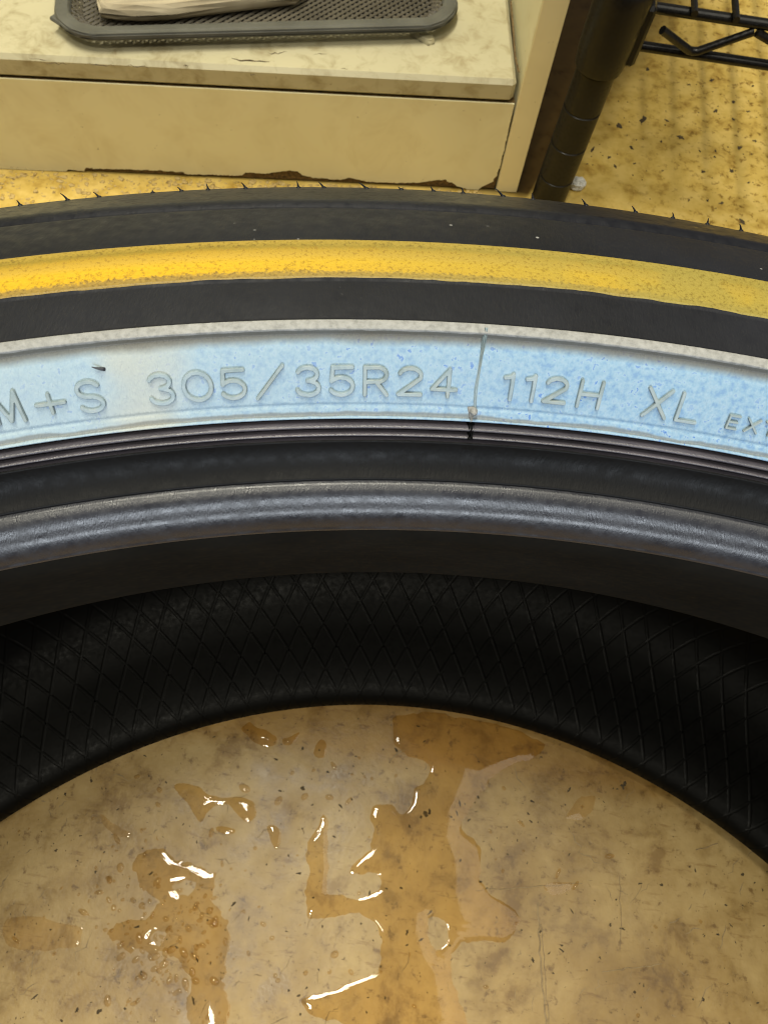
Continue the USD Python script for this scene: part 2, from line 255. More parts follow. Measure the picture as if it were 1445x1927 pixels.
M_crust = paint('crumbly_crust', [(.3, (.16, .10, .03)), (.45, (.50, .35, .12)), (.7, (.62, .47, .2))], 260, .8, .0006, 700)
M_pole = rubber('black_steel', (.0085, .0080, .0075), .34, 500, .00005, spec=.22)
M_wire = rubber('black_wire', (.008, .0075, .007), .28, 500, .00005, spec=.35)
M_tray = rubber('grey_steel', (.075, .075, .066), .42, 300, .0001)
M_mesh = rubber('dark_mesh_steel', (.10, .088, .066), .42, 300, .00005)
M_paper = paint('cream_paper', [(.3, (.36, .30, .20)), (.6, (.46, .40, .28)), (.8, (.52, .46, .34))], 30, .8, .0004, 120)
M_wad = paint('white_wad', [(.3, (.6, .6, .55)), (.7, (.8, .8, .76))], 200, .9, .0004, 300)
M_dark = paint('dark_dirt', [(.3, (.035, .024, .012)), (.7, (.12, .085, .04))], 300, .8)
M_scr = paint('scratch_dirt', [(.3, (.20, .14, .07)), (.7, (.36, .26, .13))], 300, .7)
M_nearblack = rubber('cavity_dark', (.010, .008, .006), .8, 300, .0001)

# ------------------------------------------------------------------ floor
g = []
xs = np.unique(np.concatenate([np.linspace(-3, 3, 25)])); V = np.array([(x, y, 0) for y in np.linspace(-3, 3, 25) for x in xs]); Fq = [(j * 25 + i, j * 25 + i + 1, (j + 1) * 25 + i + 1, (j + 1) * 25 + i) for j in range(24) for i in range(24)]
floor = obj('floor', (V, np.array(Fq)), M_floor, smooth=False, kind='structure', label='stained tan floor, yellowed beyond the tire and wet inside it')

# ------------------------------------------------------------------ the tire (axis at the origin)
_base = PchipInterpolator([.303, .317, .3293, .349, .362, .375, .387, .396, .401, .404], [.2695, .2885, .3008, .2990, .2937, .2850, .2755, .2673, .2622, .2580])
def gauss(r, c, w, a): return a * np.exp(-((r - c) / w) ** 2)
def sstep(r, a, b): t = np.clip((r - a) / (b - a), 0, 1); return t * t * (3 - 2 * t)
def relief(r):
    o = np.zeros_like(r)
    o += .0006 * (sstep(r, .3274, .3279) - sstep(r, .3293, .3297))                       # raised ring
    o += -.0007 * (sstep(r, .3172, .3176) - sstep(r, .3272, .3279)) * 1.0                # band lies lower
    o += gauss(r, .31865, .00022, -.00025)
    o += gauss(r, .31678, .00024, -.0017) + gauss(r, .31565, .00020, -.0015) + gauss(r, .31468, .00024, -.0016)
    o += gauss(r, .31620, .00026, .0004) + gauss(r, .31516, .00026, .0004)
    o += -.0016 * np.clip(1 - ((r - .3119) / .0026) ** 2, 0, 1)
    o += gauss(r, .3093, .00012, -.0005)
    o += .0017 * np.clip(1 - ((r - .3062) / .0031) ** 2, 0, 1) + gauss(r, .3085, .0006, .00006) - gauss(r, .3070, .0007, .00022)
    o += .00035 * (sstep(r, .3388, .3393) - sstep(r, .3489, .3494)) 
    o += gauss(r, .3655, .0012, -.0011) + .0006 * sstep(r, .366, .3685) + gauss(r, .3032, .0003, .00025)
    return o
def profile_xyz(r):
    z = _base(np.clip(r, .303, .404)); dz = (_base(np.clip(r + 1e-4, .303, .404)) - _base(np.clip(r - 1e-4, .303, .404))) / (2e-4)
    n = np.stack([-dz, np.ones_like(dz)], -1); n /= np.linalg.norm(n, axis=-1, keepdims=True); o = relief(r)
    return r + n[..., 0] * o, z + n[..., 1] * o, n
AZ = np.radians(np.unique(np.concatenate([np.arange(-24, 9.01, .06), np.arange(-60, -24, .5), np.arange(9.5, 45, .5), np.arange(45, 301, 3.0)])))
def ring_mesh(R, Z, close=True):
    """R, Z: (rows, azimuths). Azimuth 0 is +y, growing towards +x."""
    k, n = R.shape
    P = np.stack([R * np.sin(AZ), R * np.cos(AZ), Z], -1).reshape(-1, 3)
    i, j = np.meshgrid(np.arange(k - 1), np.arange(n if close else n - 1), indexing='ij'); j2 = (j + 1) % n
    q = np.stack([i * n + j, i * n + j2, (i + 1) * n + j2, (i + 1) * n + j], -1).reshape(-1, 4)
    return (P, q[:, ::-1])
def edge_noise(amp, freq, seed):
    P = np.column_stack([np.sin(AZ) * freq, np.cos(AZ) * freq, np.full(len(AZ), seed * 7.3)])
    return amp * 2 * (meshkit.fbm(P, 4, seed) - .5)
E_ = {k: edge_noise(a, f, s) for k, a, f, s in (('bead', .00004, 60, 1), ('flange', .00003, 80, 2), ('rib', .00006, 120, 3), ('band', .00008, 160, 4), ('ring', .00028, 90, 5), ('y0', .00026, 60, 6), ('y1', .00016, 70, 7), ('sh', .0001, 50, 8))}
def zone(r0, e0, r1, e1, step):
    n = max(3, int(round((r1 - r0) / step)) + 1); t = np.linspace(0, 1, n)[:, None]
    R = (r0 + (e0 if e0 is not None else 0)) * (1 - t) + (r1 + (e1 if e1 is not None else 0)) * t; R = R + np.zeros((n, len(AZ)))
    a, b, _ = profile_xyz(R); return ring_mesh(a, b)
tire = thing('tire', 'black car tire lying on its side with a yellow stripe and white lettered band', 'tire')
def flow(name, pts, m, **kw):
    p = np.array(pts, float); R = np.repeat(p[:, :1], len(AZ), 1); Z = np.repeat(p[:, 1:], len(AZ), 1)
    return obj(name, ring_mesh(R, Z), m, tire, smooth=40, **kw)
def spline(pts, n=6):
    p = np.array(pts, float); t = np.r_[0, np.cumsum(np.linalg.norm(np.diff(p, axis=0), axis=1))]
    f = PchipInterpolator(t, p); return f(np.unique(np.concatenate([np.linspace(a, b, n) for a, b in zip(t[:-1], t[1:])])))
obj('bead', zone(.303, None, .3093, E_['bead'], .00014), M_bead, tire, smooth=True)
obj('rim_flange_groove', zone(.3093, E_['bead'], .3144, E_['flange'], .00014), M_flange, tire, smooth=True)
obj('rim_ribs', zone(.3144, E_['flange'], .31705, E_['rib'], .00005), M_rib, tire, smooth=True)
obj('white_band', zone(.31705, E_['rib'], .3277, E_['band'], .00009), M_band, tire, smooth=True)
obj('raised_ring', zone(.3277, E_['band'], .3294, E_['ring'], .00008), M_ring, tire, smooth=True)
obj('sidewall', zone(.3294, E_['ring'], .3391, E_['y0'], .0004), M_side, tire, smooth=True)
obj('yellow_stripe', zone(.3391, E_['y0'], .3492, E_['y1'], .0002), M_yellow, tire, smooth=True)
obj('sidewall', zone(.3492, E_['y1'], .3655, E_['sh'], .0006), M_side, tire, smooth=True)
obj('shoulder', zone(.3655, E_['sh'], .404, None, .0005), M_edge, tire, smooth=True)
# tread with four grooves, lower side on the floor
a404, z404, _ = profile_xyz(np.array([.404]))
tr = [(a404[0], z404[0]), (.4055, .250), (.4065, .240)]
for zc in (.215, .165, .115, .075): tr += [(.4075, zc + .006), (.4075, zc + .0055), (.4005, zc + .004), (.4005, zc - .004), (.4075, zc - .0055), (.4075, zc - .006)]
tr += [(.4065, .045), (.4045, .034), (.399, .022), (.387, .010), (.372, .004), (.350, .0012), (.330, .0012), (.3185, .004), (.309, .009), (.3045, .014), (.303, .018)]
flow('tread', tr, M_edge)
# inside: lower bead, lower wall, tread lining, upper wall, upper bead
LOW = [(.303, .018), (.3040, .0215), (.3075, .025), (.313, .0268), (.325, .0275), (.340, .0275), (.355, .029), (.368, .033), (.379, .041), (.388, .057)]
lin = spline(LOW + [(.3925, .080), (.3935, .11), (.3935, .19), (.391, .222), (.383, .243), (.37, .256), (.352, .264), (.338, .2655), (.325, .258), (.3165, .240), (.3115, .224)], 7)
flow('bead_underside', spline([(.3115, .224), (.3106, .2195), (.3097, .222), (.3085, .232), (.3070, .2415), (.3046, .254), (.3030, .262), (.3025, .2655), (.303, .2695)], 7), M_toe)
flow('inner_liner', lin, M_liner)
# ribs crossing on the lining of the lower wall
def liner_at(s):
    p = spline(LOW, 7); t = np.r_[0, np.cumsum(np.linalg.norm(np.diff(p, axis=0), axis=1))]; s = np.clip(s, 0, t[-1])
    q = np.stack([np.interp(s, t, p[:, 0]), np.interp(s, t, p[:, 1])], -1); return q, t[-1]
_, SL = liner_at(np.array([0.0]))
ribs = []
for fam in (-1, 1):
    for k in range(-26, 30):
        s = np.linspace(.001, SL, 26); q, _ = liner_at(s); q1, _ = liner_at(s + .0006)
        tn = q1 - q; tn /= np.maximum(np.linalg.norm(tn, axis=1, keepdims=True), 1e-9); nn = np.stack([-tn[:, 1], tn[:, 0]], -1)
        nn[-1] = nn[-2]
        a0 = math.radians(2.15 * k - 3 + (1.0 if fam > 0 else 0)); a = a0 + fam * math.radians(7.6) * (s - SL / 2) / .085
        w = .0011 / q[:, 0]
        strips = []
        for da, h in ((-1, .00003), (-.4, .00028), (.4, .00028), (1, .00003)):
            r = q[:, 0] + nn[:, 0] * h; z = q[:, 1] + nn[:, 1] * h
            strips.append(np.stack([r * np.sin(a + da * w), r * np.cos(a + da * w), z], -1))
        P = np.vstack(strips); n = len(s); f = []
        for c in range(3):
            for i in range(n - 1): f.append((c * n + i, c * n + i + 1, (c + 1) * n + i + 1, (c + 1) * n + i))
        ff = np.array(f); ribs.append(trimesh.Trimesh(P, np.vstack([ff[:, [0, 1, 2]], ff[:, [0, 2, 3]]]), process=False))
obj('liner_ribs', trimesh.util.concatenate(ribs), M_liner, tire, smooth=True, kind='stuff')

# map a flat drawing (u along the rim in metres from azimuth az, v up the band, h off it) onto the band
_rs = np.linspace(.3030, .404, 4000); _z = _base(_rs); _s = np.r_[0, np.cumsum(np.hypot(np.diff(_rs), np.diff(_z)))]
def on_tire(m, az_deg, r_mid, lift=0.0, smooth=30):
    v = np.array(m.vertices, float); s0 = np.interp(r_mid, _rs, _s); r = np.interp(s0 + v[:, 1], _s, _rs)
    rr, zz, n = profile_xyz(r); a = math.radians(az_deg) + v[:, 0] / r_mid; h = v[:, 2] + lift
    rr = rr + n[:, 0] * h; zz = zz + n[:, 1] * h
    return trimesh.Trimesh(np.stack([rr * np.sin(a), rr * np.cos(a), zz], -1), m.faces, process=False)
def arc(cx, cy, rx, ry, a0, a1, n=16):
    t = np.radians(np.linspace(a0, a1, n)); return [(cx + rx * math.cos(x), cy + ry * math.sin(x)) for x in t]
G = {
 'M': [[(-.42, 0), (-.34, 1), (0, .04), (.34, 1), (.42, 0)]], '+': [[(-.42, .42), (.42, .42)], [(0, .08), (0, .76)]],
 'S': [arc(0, .745, .34, .255, 25, 270) + arc(0, .245, .36, .245, 90, -155)],
 '3': [arc(0, .76, .32, .24, 160, -90) + arc(0, .26, .36, .26, 90, -165)],
 '0': [arc(0, .5, .38, .5, 0, 360, 32)], '5': [[(.32, 1), (-.26, 1), (-.31, .5)] + arc(-.02, .32, .36, .32, 140, -150)],
 '/': [[(-.42, -.02), (.42, 1.05)]], 'R': [[(-.34, 0), (-.34, 1), (.05, 1)] + arc(.05, .74, .29, .26, 90, -90) + [(-.34, .48)], [(.02, .48), (.36, 0)]],
 '2': [arc(0, .73, .34, .27, 165, -25) + [(-.36, .03), (.36, .03)]], '4': [[(.40, .26), (-.40, .26), (.14, 1), (.14, 0)]],
 '1': [[(-.20, .86), (.02, .90), (.10, 1), (.10, 0)]], 'H': [[(-.36, 0), (-.36, 1)], [(.36, 0), (.36, 1)], [(-.36, .50), (.36, .50)]],
 'X': [[(-.36, 0), (.36, 1)], [(-.36, 1), (.36, 0)]], 'L': [[(-.32, 1), (-.32, 0), (.34, 0)]],
 'E': [[(.30, 1), (-.30, 1), (-.30, 0), (.30, 0)], [(-.30, .52), (.24, .52)]], 'T': [[(-.36, 1), (.36, 1)], [(0, 1), (0, 0)]], 'A': [[(-.38, 0), (0, 1), (.38, 0)], [(-.25, .32), (.25, .32)]]}
def glyph(ch, width, height, stroke, depth):
    shp = shapely.union_all([LineString([(x * width, (y - .5) * height) for x, y in l]).buffer(stroke / 2, 8) for l in G[ch]])
    shp = densify(shp.simplify(stroke * .02), .0006)
    st = stroke
    return sheet(polys_of(shp)[0], [0, st * .05, st * .12, st * .22, st * .5], [-.0002, depth * .62, depth * .90, depth, depth])
def az_of(px, py, r):
    d = ray(px, py); lo, hi = .0, .6
    for _ in range(50):
        t = (lo + hi) / 2; p = CAM + d * t
        if math.hypot(p[0], p[1]) < r: lo = t
        else: hi = t
    return math.degrees(math.atan2(p[0], p[1]))
for ch, px, py, w, h, st in (('M', 14, 772, 5.2, 5.7, .78), ('+', 94, 760, 5.5, 5.3, .74), ('S', 170, 751, 5.4, 5.7, .80), ('3', 303, 737, 5.4, 5.6, .84), ('0', 372, 731, 6.2, 5.4, .84), ('5', 439, 727, 5.8, 5.5, .84), ('/', 508, 723, 5.6, 5.9, .74),
                            ('3', 579, 721, 5.4, 5.5, .86), ('5', 643, 721, 5.8, 5.5, .86), ('R', 707, 720, 5.6, 5.5, .82), ('2', 771, 725, 5.6, 5.4, .80), ('4', 836, 726, 5.4, 5.4, .78),
                            ('1', 957, 734, 4.6, 5.0, .80), ('1', 997, 739, 4.6, 5.0, .80), ('2', 1044, 743, 5.2, 4.9, .80), ('H', 1109, 748, 5.2, 5.2, .74), ('X', 1234, 766, 5.6, 5.6, .74), ('L', 1294, 775, 5.4, 5.4, .72),
                            ('E', 1373, 804, 3.0, 2.6, .42), ('X', 1409, 811, 3.0, 2.6, .42), ('T', 1442, 818, 3.0, 2.6, .42), ('R', 1475, 826, 3.0, 2.6, .42), ('A', 1508, 834, 3.0, 2.6, .42)):
    rm = .3214 if h > 3 else .3207
    obj('letter', on_tire(glyph(ch, w / 1000, h * .93 / 1000, st * 1.04 / 1000, .00055), az_of(px, py, rm), rm), M_letter, tire, smooth=40)
# mould line across the band with its knob and drip, and the dark weld across the ribs
azl = az_of(903, 700, .3225)
ln = densify(LineString([(.0002, -.0066), (-.0001, -.002), (.0001, .003), (.0004, .0088)]).buffer(.00038, cap_style='flat'), .0006)
obj('mould_line', on_tire(sheet(ln, [0, .00012, .00024, .0003], [-.0001, .00010, .00020, .00022]), azl, .3222), M_letter, tire, smooth=True)
kb = densify(Point(0, 0).buffer(.00085, 10), .0004)
obj('knob', on_tire(sheet(kb, [0, .0002, .0005, .0008], [-.0002, .0008, .0013, .0014]), azl, .31835), M_ring, tire, smooth=True)
dr = densify(Polygon([(-.0009, .0008), (.0003, .0008), (.0002, -.001), (-.0002, -.0019), (-.0005, -.001)]), .0004).buffer(.0002)
obj('drip', on_tire(sheet(dr, [0, .0002, .0004], [-.0001, .00035, .0004]), azl - .02, .31825), M_ring, tire, smooth=True)
wl = densify(Polygon([(-.0007, .0014), (.0007, .0014), (.0003, 0), (.0005, -.0012), (-.0005, -.0014), (-.0001, 0)]).buffer(.0002), .0003)
obj('weld_mark', on_tire(sheet(wl, [0, .0002, .0005], [-.0004, .0003, .00045]), azl - .03, .31590), M_flange, tire, smooth=True)
# rubber hairs left by the mould vents
def hair(p0, d, L, r, bend, m=M_nub):
    t = np.linspace(0, 1, 6)[:, None]; d = np.array(d) / np.linalg.norm(d); b = np.array(bend, float)
    pts = np.array(p0) + d * L * t + b * L * t ** 2
    return tube(pts, r * (1 - .8 * t[:, 0]), 7)
for x, y, L in ((37, 381, 1.9), (127, 372, 2.4), (187, 368, 1.9), (288, 361, 1.2), (342, 357, 1.6), (392, 356, 2.1), (463, 355, 2.1), (562, 354, 2.2), (610, 354, 2.2), (690, 354, 2.2), (755, 358, 1.3), (815, 362, 1.8), (870, 367, 2.0), (945, 375, 3.0), (1000, 381, 2.0), (1100, 390, 2.2), (1192, 404, 2.0), (1262, 414, 2.0), (1328, 423, 2.1), (1392, 434, 2.2)):
    a = math.radians(az_of(x, y + 5, .386)); rr, zz, nn = profile_xyz(np.array([.386])); e = np.array([math.sin(a), math.cos(a), 0])
    p = e * (rr[0] - .0002) + np.array([0, 0, zz[0] - .0002]); d = e * nn[0, 0] + np.array([0, 0, nn[0, 1]])
    tg = np.array([math.cos(a), -math.sin(a), 0])
    j = rng.normal(0, 1, 2)
    m1 = hair(p, d + tg * .25 * j[0], L * .00078, .00038, tg * (-.35 + .25 * j[1]))
    m2 = trimesh.creation.icosphere(1, .0007); m2.apply_translation(p)
    obj('rubber_hair', trimesh.util.concatenate([m1, m2]), M_edge, tire, smooth=True)
a = math.radians(az_of(196, 697, .3243)); rr, zz, nn = profile_xyz(np.array([.3243])); e = np.array([math.sin(a), math.cos(a), 0]); tg = np.array([math.cos(a), -math.sin(a), 0])
obj('rubber_hair', hair(e * rr[0] + np.array([0, 0, zz[0] - .0002]), -e * .3 + np.array([0, 0, .6]) - tg * .95, .0022, .00038, e * .2), M_nub, tire, smooth=True, label='short rubber hair standing on the white band')

# ------------------------------------------------------------------ cream cabinet, x along its front, y into it
CO = (.0087, .6973, 0.0); CY = 7.137
cab = thing('cabinet', 'cream laminate cabinet with worn bottom shelf and peeling base board', 'cabinet', CO, CY)
inv = np.linalg.inv(np.array([[math.cos(math.radians(CY)), -math.sin(math.radians(CY))], [math.sin(math.radians(CY)), math.cos(math.radians(CY))]]))
def cl(px, py):
    """The point of the photograph on the cabinet's front, in the cabinet's own x and z."""
    n = np.array([-math.sin(math.radians(CY)), math.cos(math.radians(CY)), 0]); d = ray(px, py); t = ((np.array(CO) - CAM) @ n) / (d @ n); p = CAM + d * t
    return (inv @ (p[:2] - np.array(CO[:2])))[0], p[2]
obj('side_panel', box(0, .0163, 0, .36, 0, .85, .0006), M_cream, cab)
obj('edge_strip', box(.0004, .0161, -.0008, .0, .0004, .85, .0003), M_strip, cab)
obj('side_panel', box(-.62, -.604, 0, .36, 0, .85, .0006), M_cream, cab)
obj('back_panel', box(-.604, 0, .352, .36, .088, .85), M_cream, cab)
obj('core_board', box(-.603, -.0012, .0012, .015, .0015, .0727), M_core, cab, label='brown particle board bared under the peeled laminate')
# laminate face of the base board, its bottom edge torn as seen
edge_px = [(-120, 312), (0, 317), (60, 320), (125, 322), (128, 318), (158, 322), (161, 316), (230, 318), (300, 320), (345, 324), (352, 327), (385, 328), (455, 330), (462, 324), (500, 326), (545, 320), (560, 322), (572, 330), (590, 334), (640, 338), (655, 334), (690, 341), (735, 343), (765, 344), (800, 342), (812, 340), (820, 338), (838, 338), (852, 345), (866, 352), (880, 356), (900, 357), (905, 352), (928, 341), (929, 336), (935, 330), (940, 315), (948, 290), (956, 262), (958, 240)]
pts = [cl(x, y) for x, y in edge_px]; pts = [(x, max(z, .0005)) for x, z in pts]
pts = [p for p in pts if p[0] < -.001] 
poly = Polygon([(-.603, .0005)] + pts + [(-.0016, .05), (-.0016, .0727), (-.603, .0727)]).buffer(0)
poly = max(polys_of(poly), key=lambda p: p.area)
c = np.array(densify(poly, .0015).exterior.coords)[:-1]
jt = np.where((c[:, 1] < .05)[:, None] & (c[:, 1] > .0008)[:, None], (meshkit.noise(np.column_stack([c * 700, c[:, :1] * 0]), 3)[:, None] - .5) * .0012, 0); c = c + jt
poly = max(polys_of(Polygon(c).buffer(0)), key=lambda p: p.area)
lam = trimesh.creation.extrude_polygon(poly, .0012, engine='earcut')
v = np.array(lam.vertices); lam = trimesh.Trimesh(np.column_stack([v[:, 0], .0012 - v[:, 2], v[:, 1]]), lam.faces, process=False); lam.fix_normals()
obj('base_board', lam, M_cream, cab, smooth=20)
dk = box(-.603, -.0030, .0006, .35, .0730, .0881, .0026)
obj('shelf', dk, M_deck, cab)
# splits and lifted flakes in the worn shelf
def deck_pt(px, py):
    p = at(px, py, .0881) - np.array(CO); q = inv @ p[:2]; return np.array([q[0], q[1], .0881])
for (x0, y0), (x1, y1), w in (((435, 111), (507, 116), 1.3), ((505, 100), (540, 97), .8), ((590, 101), (615, 101), .5), ((52, 108), (95, 114), .6), ((75, 116), (132, 119), .6), ((160, 119), (215, 123), .7), ((232, 122), (285, 126), .5), ((345, 122), (355, 123), 1.0), ((640, 128), (655, 130), .6), ((470, 137), (483, 141), .6)):
    a, b = deck_pt(x0, y0)[:2], deck_pt(x1, y1)[:2]; n = np.array([-(b - a)[1], (b - a)[0]]); n /= np.linalg.norm(n)
    k = np.linspace(0, 1, 9); mid = a + (b - a) * k[:, None]; wd = w * .0011 * np.sin(np.pi * np.clip(k, .03, .97)) ** .7 * (0.5 + rng.random(9)); mid = mid + n * rng.normal(0, .0006, 9)[:, None]
    pl = Polygon(np.vstack([mid + n * wd[:, None] / 2, (mid - n * wd[:, None] / 2)[::-1]])).buffer(0)
    if a[1] < .002 or pl.area < 1e-8: pass
    ms = sheet(max(polys_of(pl), key=lambda p: p.area), [0, .0003], [.00005, .00022]); ms.apply_translation((0, 0, .0881))
    obj('crack', ms, M_dark, cab)
def blob(px, L, m=M_deck):
    p2 = np.array([deck_pt(*p)[:2] for p in px]); pl = wobble(p2, .0006, 300, len(px), .001)
    ms = sheet(max(polys_of(pl), key=lambda p: p.area), [0, .0006, .0015, .003], [0, L * .6, L, L * 1.05]); ms.apply_translation((0, 0, .0881)); obj('paint_flake', ms, m, cab, smooth=True)
blob([(770, 66), (800, 64), (816, 72), (818, 82), (806, 86), (793, 80), (785, 72)], .003)
# the torn right edge of the shelf's skin
ed = densify(LineString([deck_pt(961, 2)[:2], deck_pt(966, 60)[:2], deck_pt(969, 105)[:2], deck_pt(976, 135)[:2]]).buffer(.0006), .002)
ms = sheet(ed, [0, .0003], [.0001, .0004]); ms.apply_translation((0, 0, .0881)); obj('torn_edge', ms, M_core, cab)

# ------------------------------------------------------------------ mesh tray on the shelf, with folded paper in it
A = at(190, 74, .0965); B = at(790, 58, .0965); d = (B - A)[:2]; TY = math.degrees(math.atan2(d[1], d[0])); TWd = float(np.linalg.norm(d)); 
d /= np.linalg.norm(d); cen = (A + B)[:2] / 2 
tray = thing('mesh_tray', 'grey metal mesh tray with rounded corners on the cabinet shelf', 'tray', (cen[0], cen[1], .0885), TY)
cr = .030; hw = TWd / 2 + cr; dep = .185
def rrect(hw, dep, cr, inset=0): return Polygon([(-hw, 0), (hw, 0), (hw, dep), (-hw, dep)]).buffer(-cr - 1e-6).buffer(cr - inset, 16)
o_, i_ = rrect(hw, dep, cr), rrect(hw, dep, cr, .0105)
rim = sheet(densify(o_.difference(i_), .006), [0, .0006, .0016, .004], [0, .0016, .0026, .0028]); rimb = rim.copy(); rimb.vertices = rimb.vertices * [1, 1, -.7]; rimb.invert()
rim = trimesh.util.concatenate([rim, rimb]); rim.apply_translation((0, 0, .0080)); obj('rim', rim, M_tray, tray, smooth=40)
tab = box(-.006, .006, -.003, .003, .0065, .0090, .0008); tab.apply_transform(trimesh.transformations.rotation_matrix(-.8, (0, 0, 1))); tab.apply_translation((-hw + .0035, .020, 0)); obj('lug', tab, M_tray, tray)
# expanded-metal floor and walls: two families of strands
pitch = .0062; strands = []
fl = rrect(hw - .016, dep - .032, .020)
fl = affinity.translate(fl, 0, .016)
for fam in (1, -1):
    for k in range(-90, 91):
        x0 = k * pitch; l = LineString([(x0 - .3, -.3 * .75 * fam), (x0 + .3, .3 * .75 * fam)]) 
        l = affinity.translate(l, 0, .09).intersection(fl)
        for s in getattr(l, 'geoms', [l]):
            if s.is_empty or s.length < .003: continue
            p = np.array(s.coords); p = np.array([(1 - t) * p[0] + t * p[-1] for t in (0, .5, 1)])
            strands.append(tube(np.column_stack([p, np.full(3, .0030 + .0005 * fam)]), .00095, 4))
obj('mesh_floor', trimesh.util.concatenate(strands), M_mesh, tray, smooth=False, kind='stuff')
wl_ = []
ring_o, ring_i = rrect(hw, dep, cr, .0104).exterior, fl.exterior
nW = 150
for k in range(nW):
    for sgn in (1, -1):
        a = ring_o.interpolate(k / nW, normalized=True); b = ring_i.interpolate(ring_i.project(ring_o.interpolate(((k + 1.5 * sgn) / nW) % 1, normalized=True)))
        wl_.append(tube([(a.x, a.y, .0075), ((a.x + b.x) / 2, (a.y + b.y) / 2, .0052), (b.x, b.y, .0030)], .0008, 4))
obj('mesh_wall', trimesh.util.concatenate(wl_), M_mesh, tray, smooth=False, kind='stuff')
obj('added_shade_plate', box(-hw + .045, hw - .014, .018, dep - .018, .0006, .0016), M_nearblack, tray, label='added dark plate standing in for the shade under the mesh')  # dark sheet added to give the shade below the mesh
# folded paper: a thick slab with a bulging front edge
pc = [at(x, y, .104) for x, y in ((178, -30), (178, 2), (183, 12), (215, 16), (260, 18), (310, 16), (365, 8), (420, 0), (500, -10), (560, -14), (600, -60), (400, -120), (200, -110))]
pp = densify(Polygon([(p[0], p[1]) for p in pc]).buffer(-.003).buffer(.003), .004)
pm = sheet(pp, [0, .001, .003, .007, .015], [0, .0030, .0052, .0068, .0075]); pb = pm.copy(); pb.vertices = pb.vertices * [1, 1, -.9]; pb.invert()
pm = trimesh.util.concatenate([pm, pb]); pm.apply_translation((0, 0, .1000))
meta(obj('folded_paper', pm, M_paper, smooth=True), 'cream folded paper lying in the mesh tray', 'paper')

# ------------------------------------------------------------------ black wire shelf
PC = (.0485, .6934)
shelf = thing('wire_shelf', 'black wire shelf on a ringed steel pole right of the cabinet', 'shelf', (PC[0], PC[1], 0), -1.2)
LEAN = trimesh.transformations.rotation_matrix(math.radians(1.9), (0, 1, 0))
def lean(m): m.apply_transform(LEAN); return m
pr = .0127; prof = [(.0, .0), (pr * .96, 0), (pr, .002)]
for k in range(0, 14):
    zc = .0265 + k * .0272
    prof += [(pr, zc - .0009), (pr - .0006, zc - .0004), (pr - .0006, zc + .0004), (pr, zc + .0009)]
prof += [(pr, .42), (0, .42)]
obj('pole', lean(lathe(prof, 56)), M_pole, shelf, smooth=25)
obj('collar', lean(lathe([(pr + .0001, .109), (.0148, .109), (.0153, .111), (.0158, .116), (.0163, .122), (.0167, .150), (.0168, .156), (.0160, .158), (pr + .0001, .158)], 56)), M_pole, shelf, smooth=40)
obj('corner_bracket', lean(box(.0130, .0200, -.006, .010, .114, .150, .002)), M_pole, shelf)
zl, zu = .1205, .1432; Lx = .62
def wire(name, pts, r, m=M_wire, n=12): obj(name, tube(pts, r, n), m, shelf, smooth=50)
for y in (.0058, .345):
    wire('rail', [(.014, y, zl), (.3, y, zl), (Lx, y, zl)], .0029)
    wire('rail', [(.016, y - .0004, zu), (.3, y - .0004, zu), (Lx, y - .0004, zu)], .0030)
# zigzag between the front rails, its first end cut short
zz_ = [(.0315, -.006, .1385), (.0535, .0022, .1245), (.0565, .0022, .1242), (.0590, .0024, .1246), (.0855, .0035, .1395)]
wire('truss_wire', zz_, .0024)
for k in range(6):
    x0 = .0870 + .095 * k
    wire('truss_wire', [(x0, .0030, .1396), (x0 + .046, .0024, .1244), (x0 + .049, .0024, .1244), (x0 + .094, .0030, .1396)], .0024)
k = 0
for i in range(24):
    x = .0225 + .0241 * i
    if x < .03: continue
    wire('deck_wire', [(x, -.0022, zu + .0042), (x, .17, zu + .0042), (x, .348, zu + .0042)], .0020, n=8)
for y in (.12, .23): wire('cross_bar', [(.014, y, zu - .001), (.3, y, zu - .001), (Lx, y, zu - .001)], .0028)

# a white wad on the floor by the pole
wd = trimesh.creation.icosphere(4, 1.0); nz = meshkit.fbm(wd.vertices * 2.2 + 5, 4, 4); wd.vertices = wd.vertices * (.7 + .6 * nz)[:, None] * [.0062, .0055, .0046]; p = at(1086, 346, .003); wd.apply_translation((p[0], p[1], .0036))
meta(obj('paper_wad', wd, M_wad, smooth=True), 'small white crumpled wad on the floor beside the pole', 'wad')

# crumbly crust along the foot of the cabinet
cr_ = []
for k in range(2600):
    if k % 2: continue
    t = rng.random(); x = -.50 + t * .50; y0 = CO[1] + math.tan(math.radians(CY)) * (x - CO[0])
    dd = abs(rng.normal(0, 1)) * (.010 + .022 * max(0, -x - .15) / .2) + .001
    s = .00035 + .0010 * rng.random() ** 3
    b = trimesh.creation.icosphere(1, 1.0) if k % 4 == 0 else trimesh.creation.icosphere(0, 1.0); b.vertices *= (.6 + .8 * rng.random((len(b.vertices), 1))); b.vertices *= [s * (1 + 1.6 * rng.random()), s * (1 + rng.random()), s * .40]; b.apply_translation((x, y0 - dd, s * .1)); cr_.append(b)
meta(obj('floor_crust', trimesh.util.concatenate(cr_), M_crust, smooth=True), 'crumbly yellow crust on the floor along the cabinet foot', 'crust', kind='stuff')
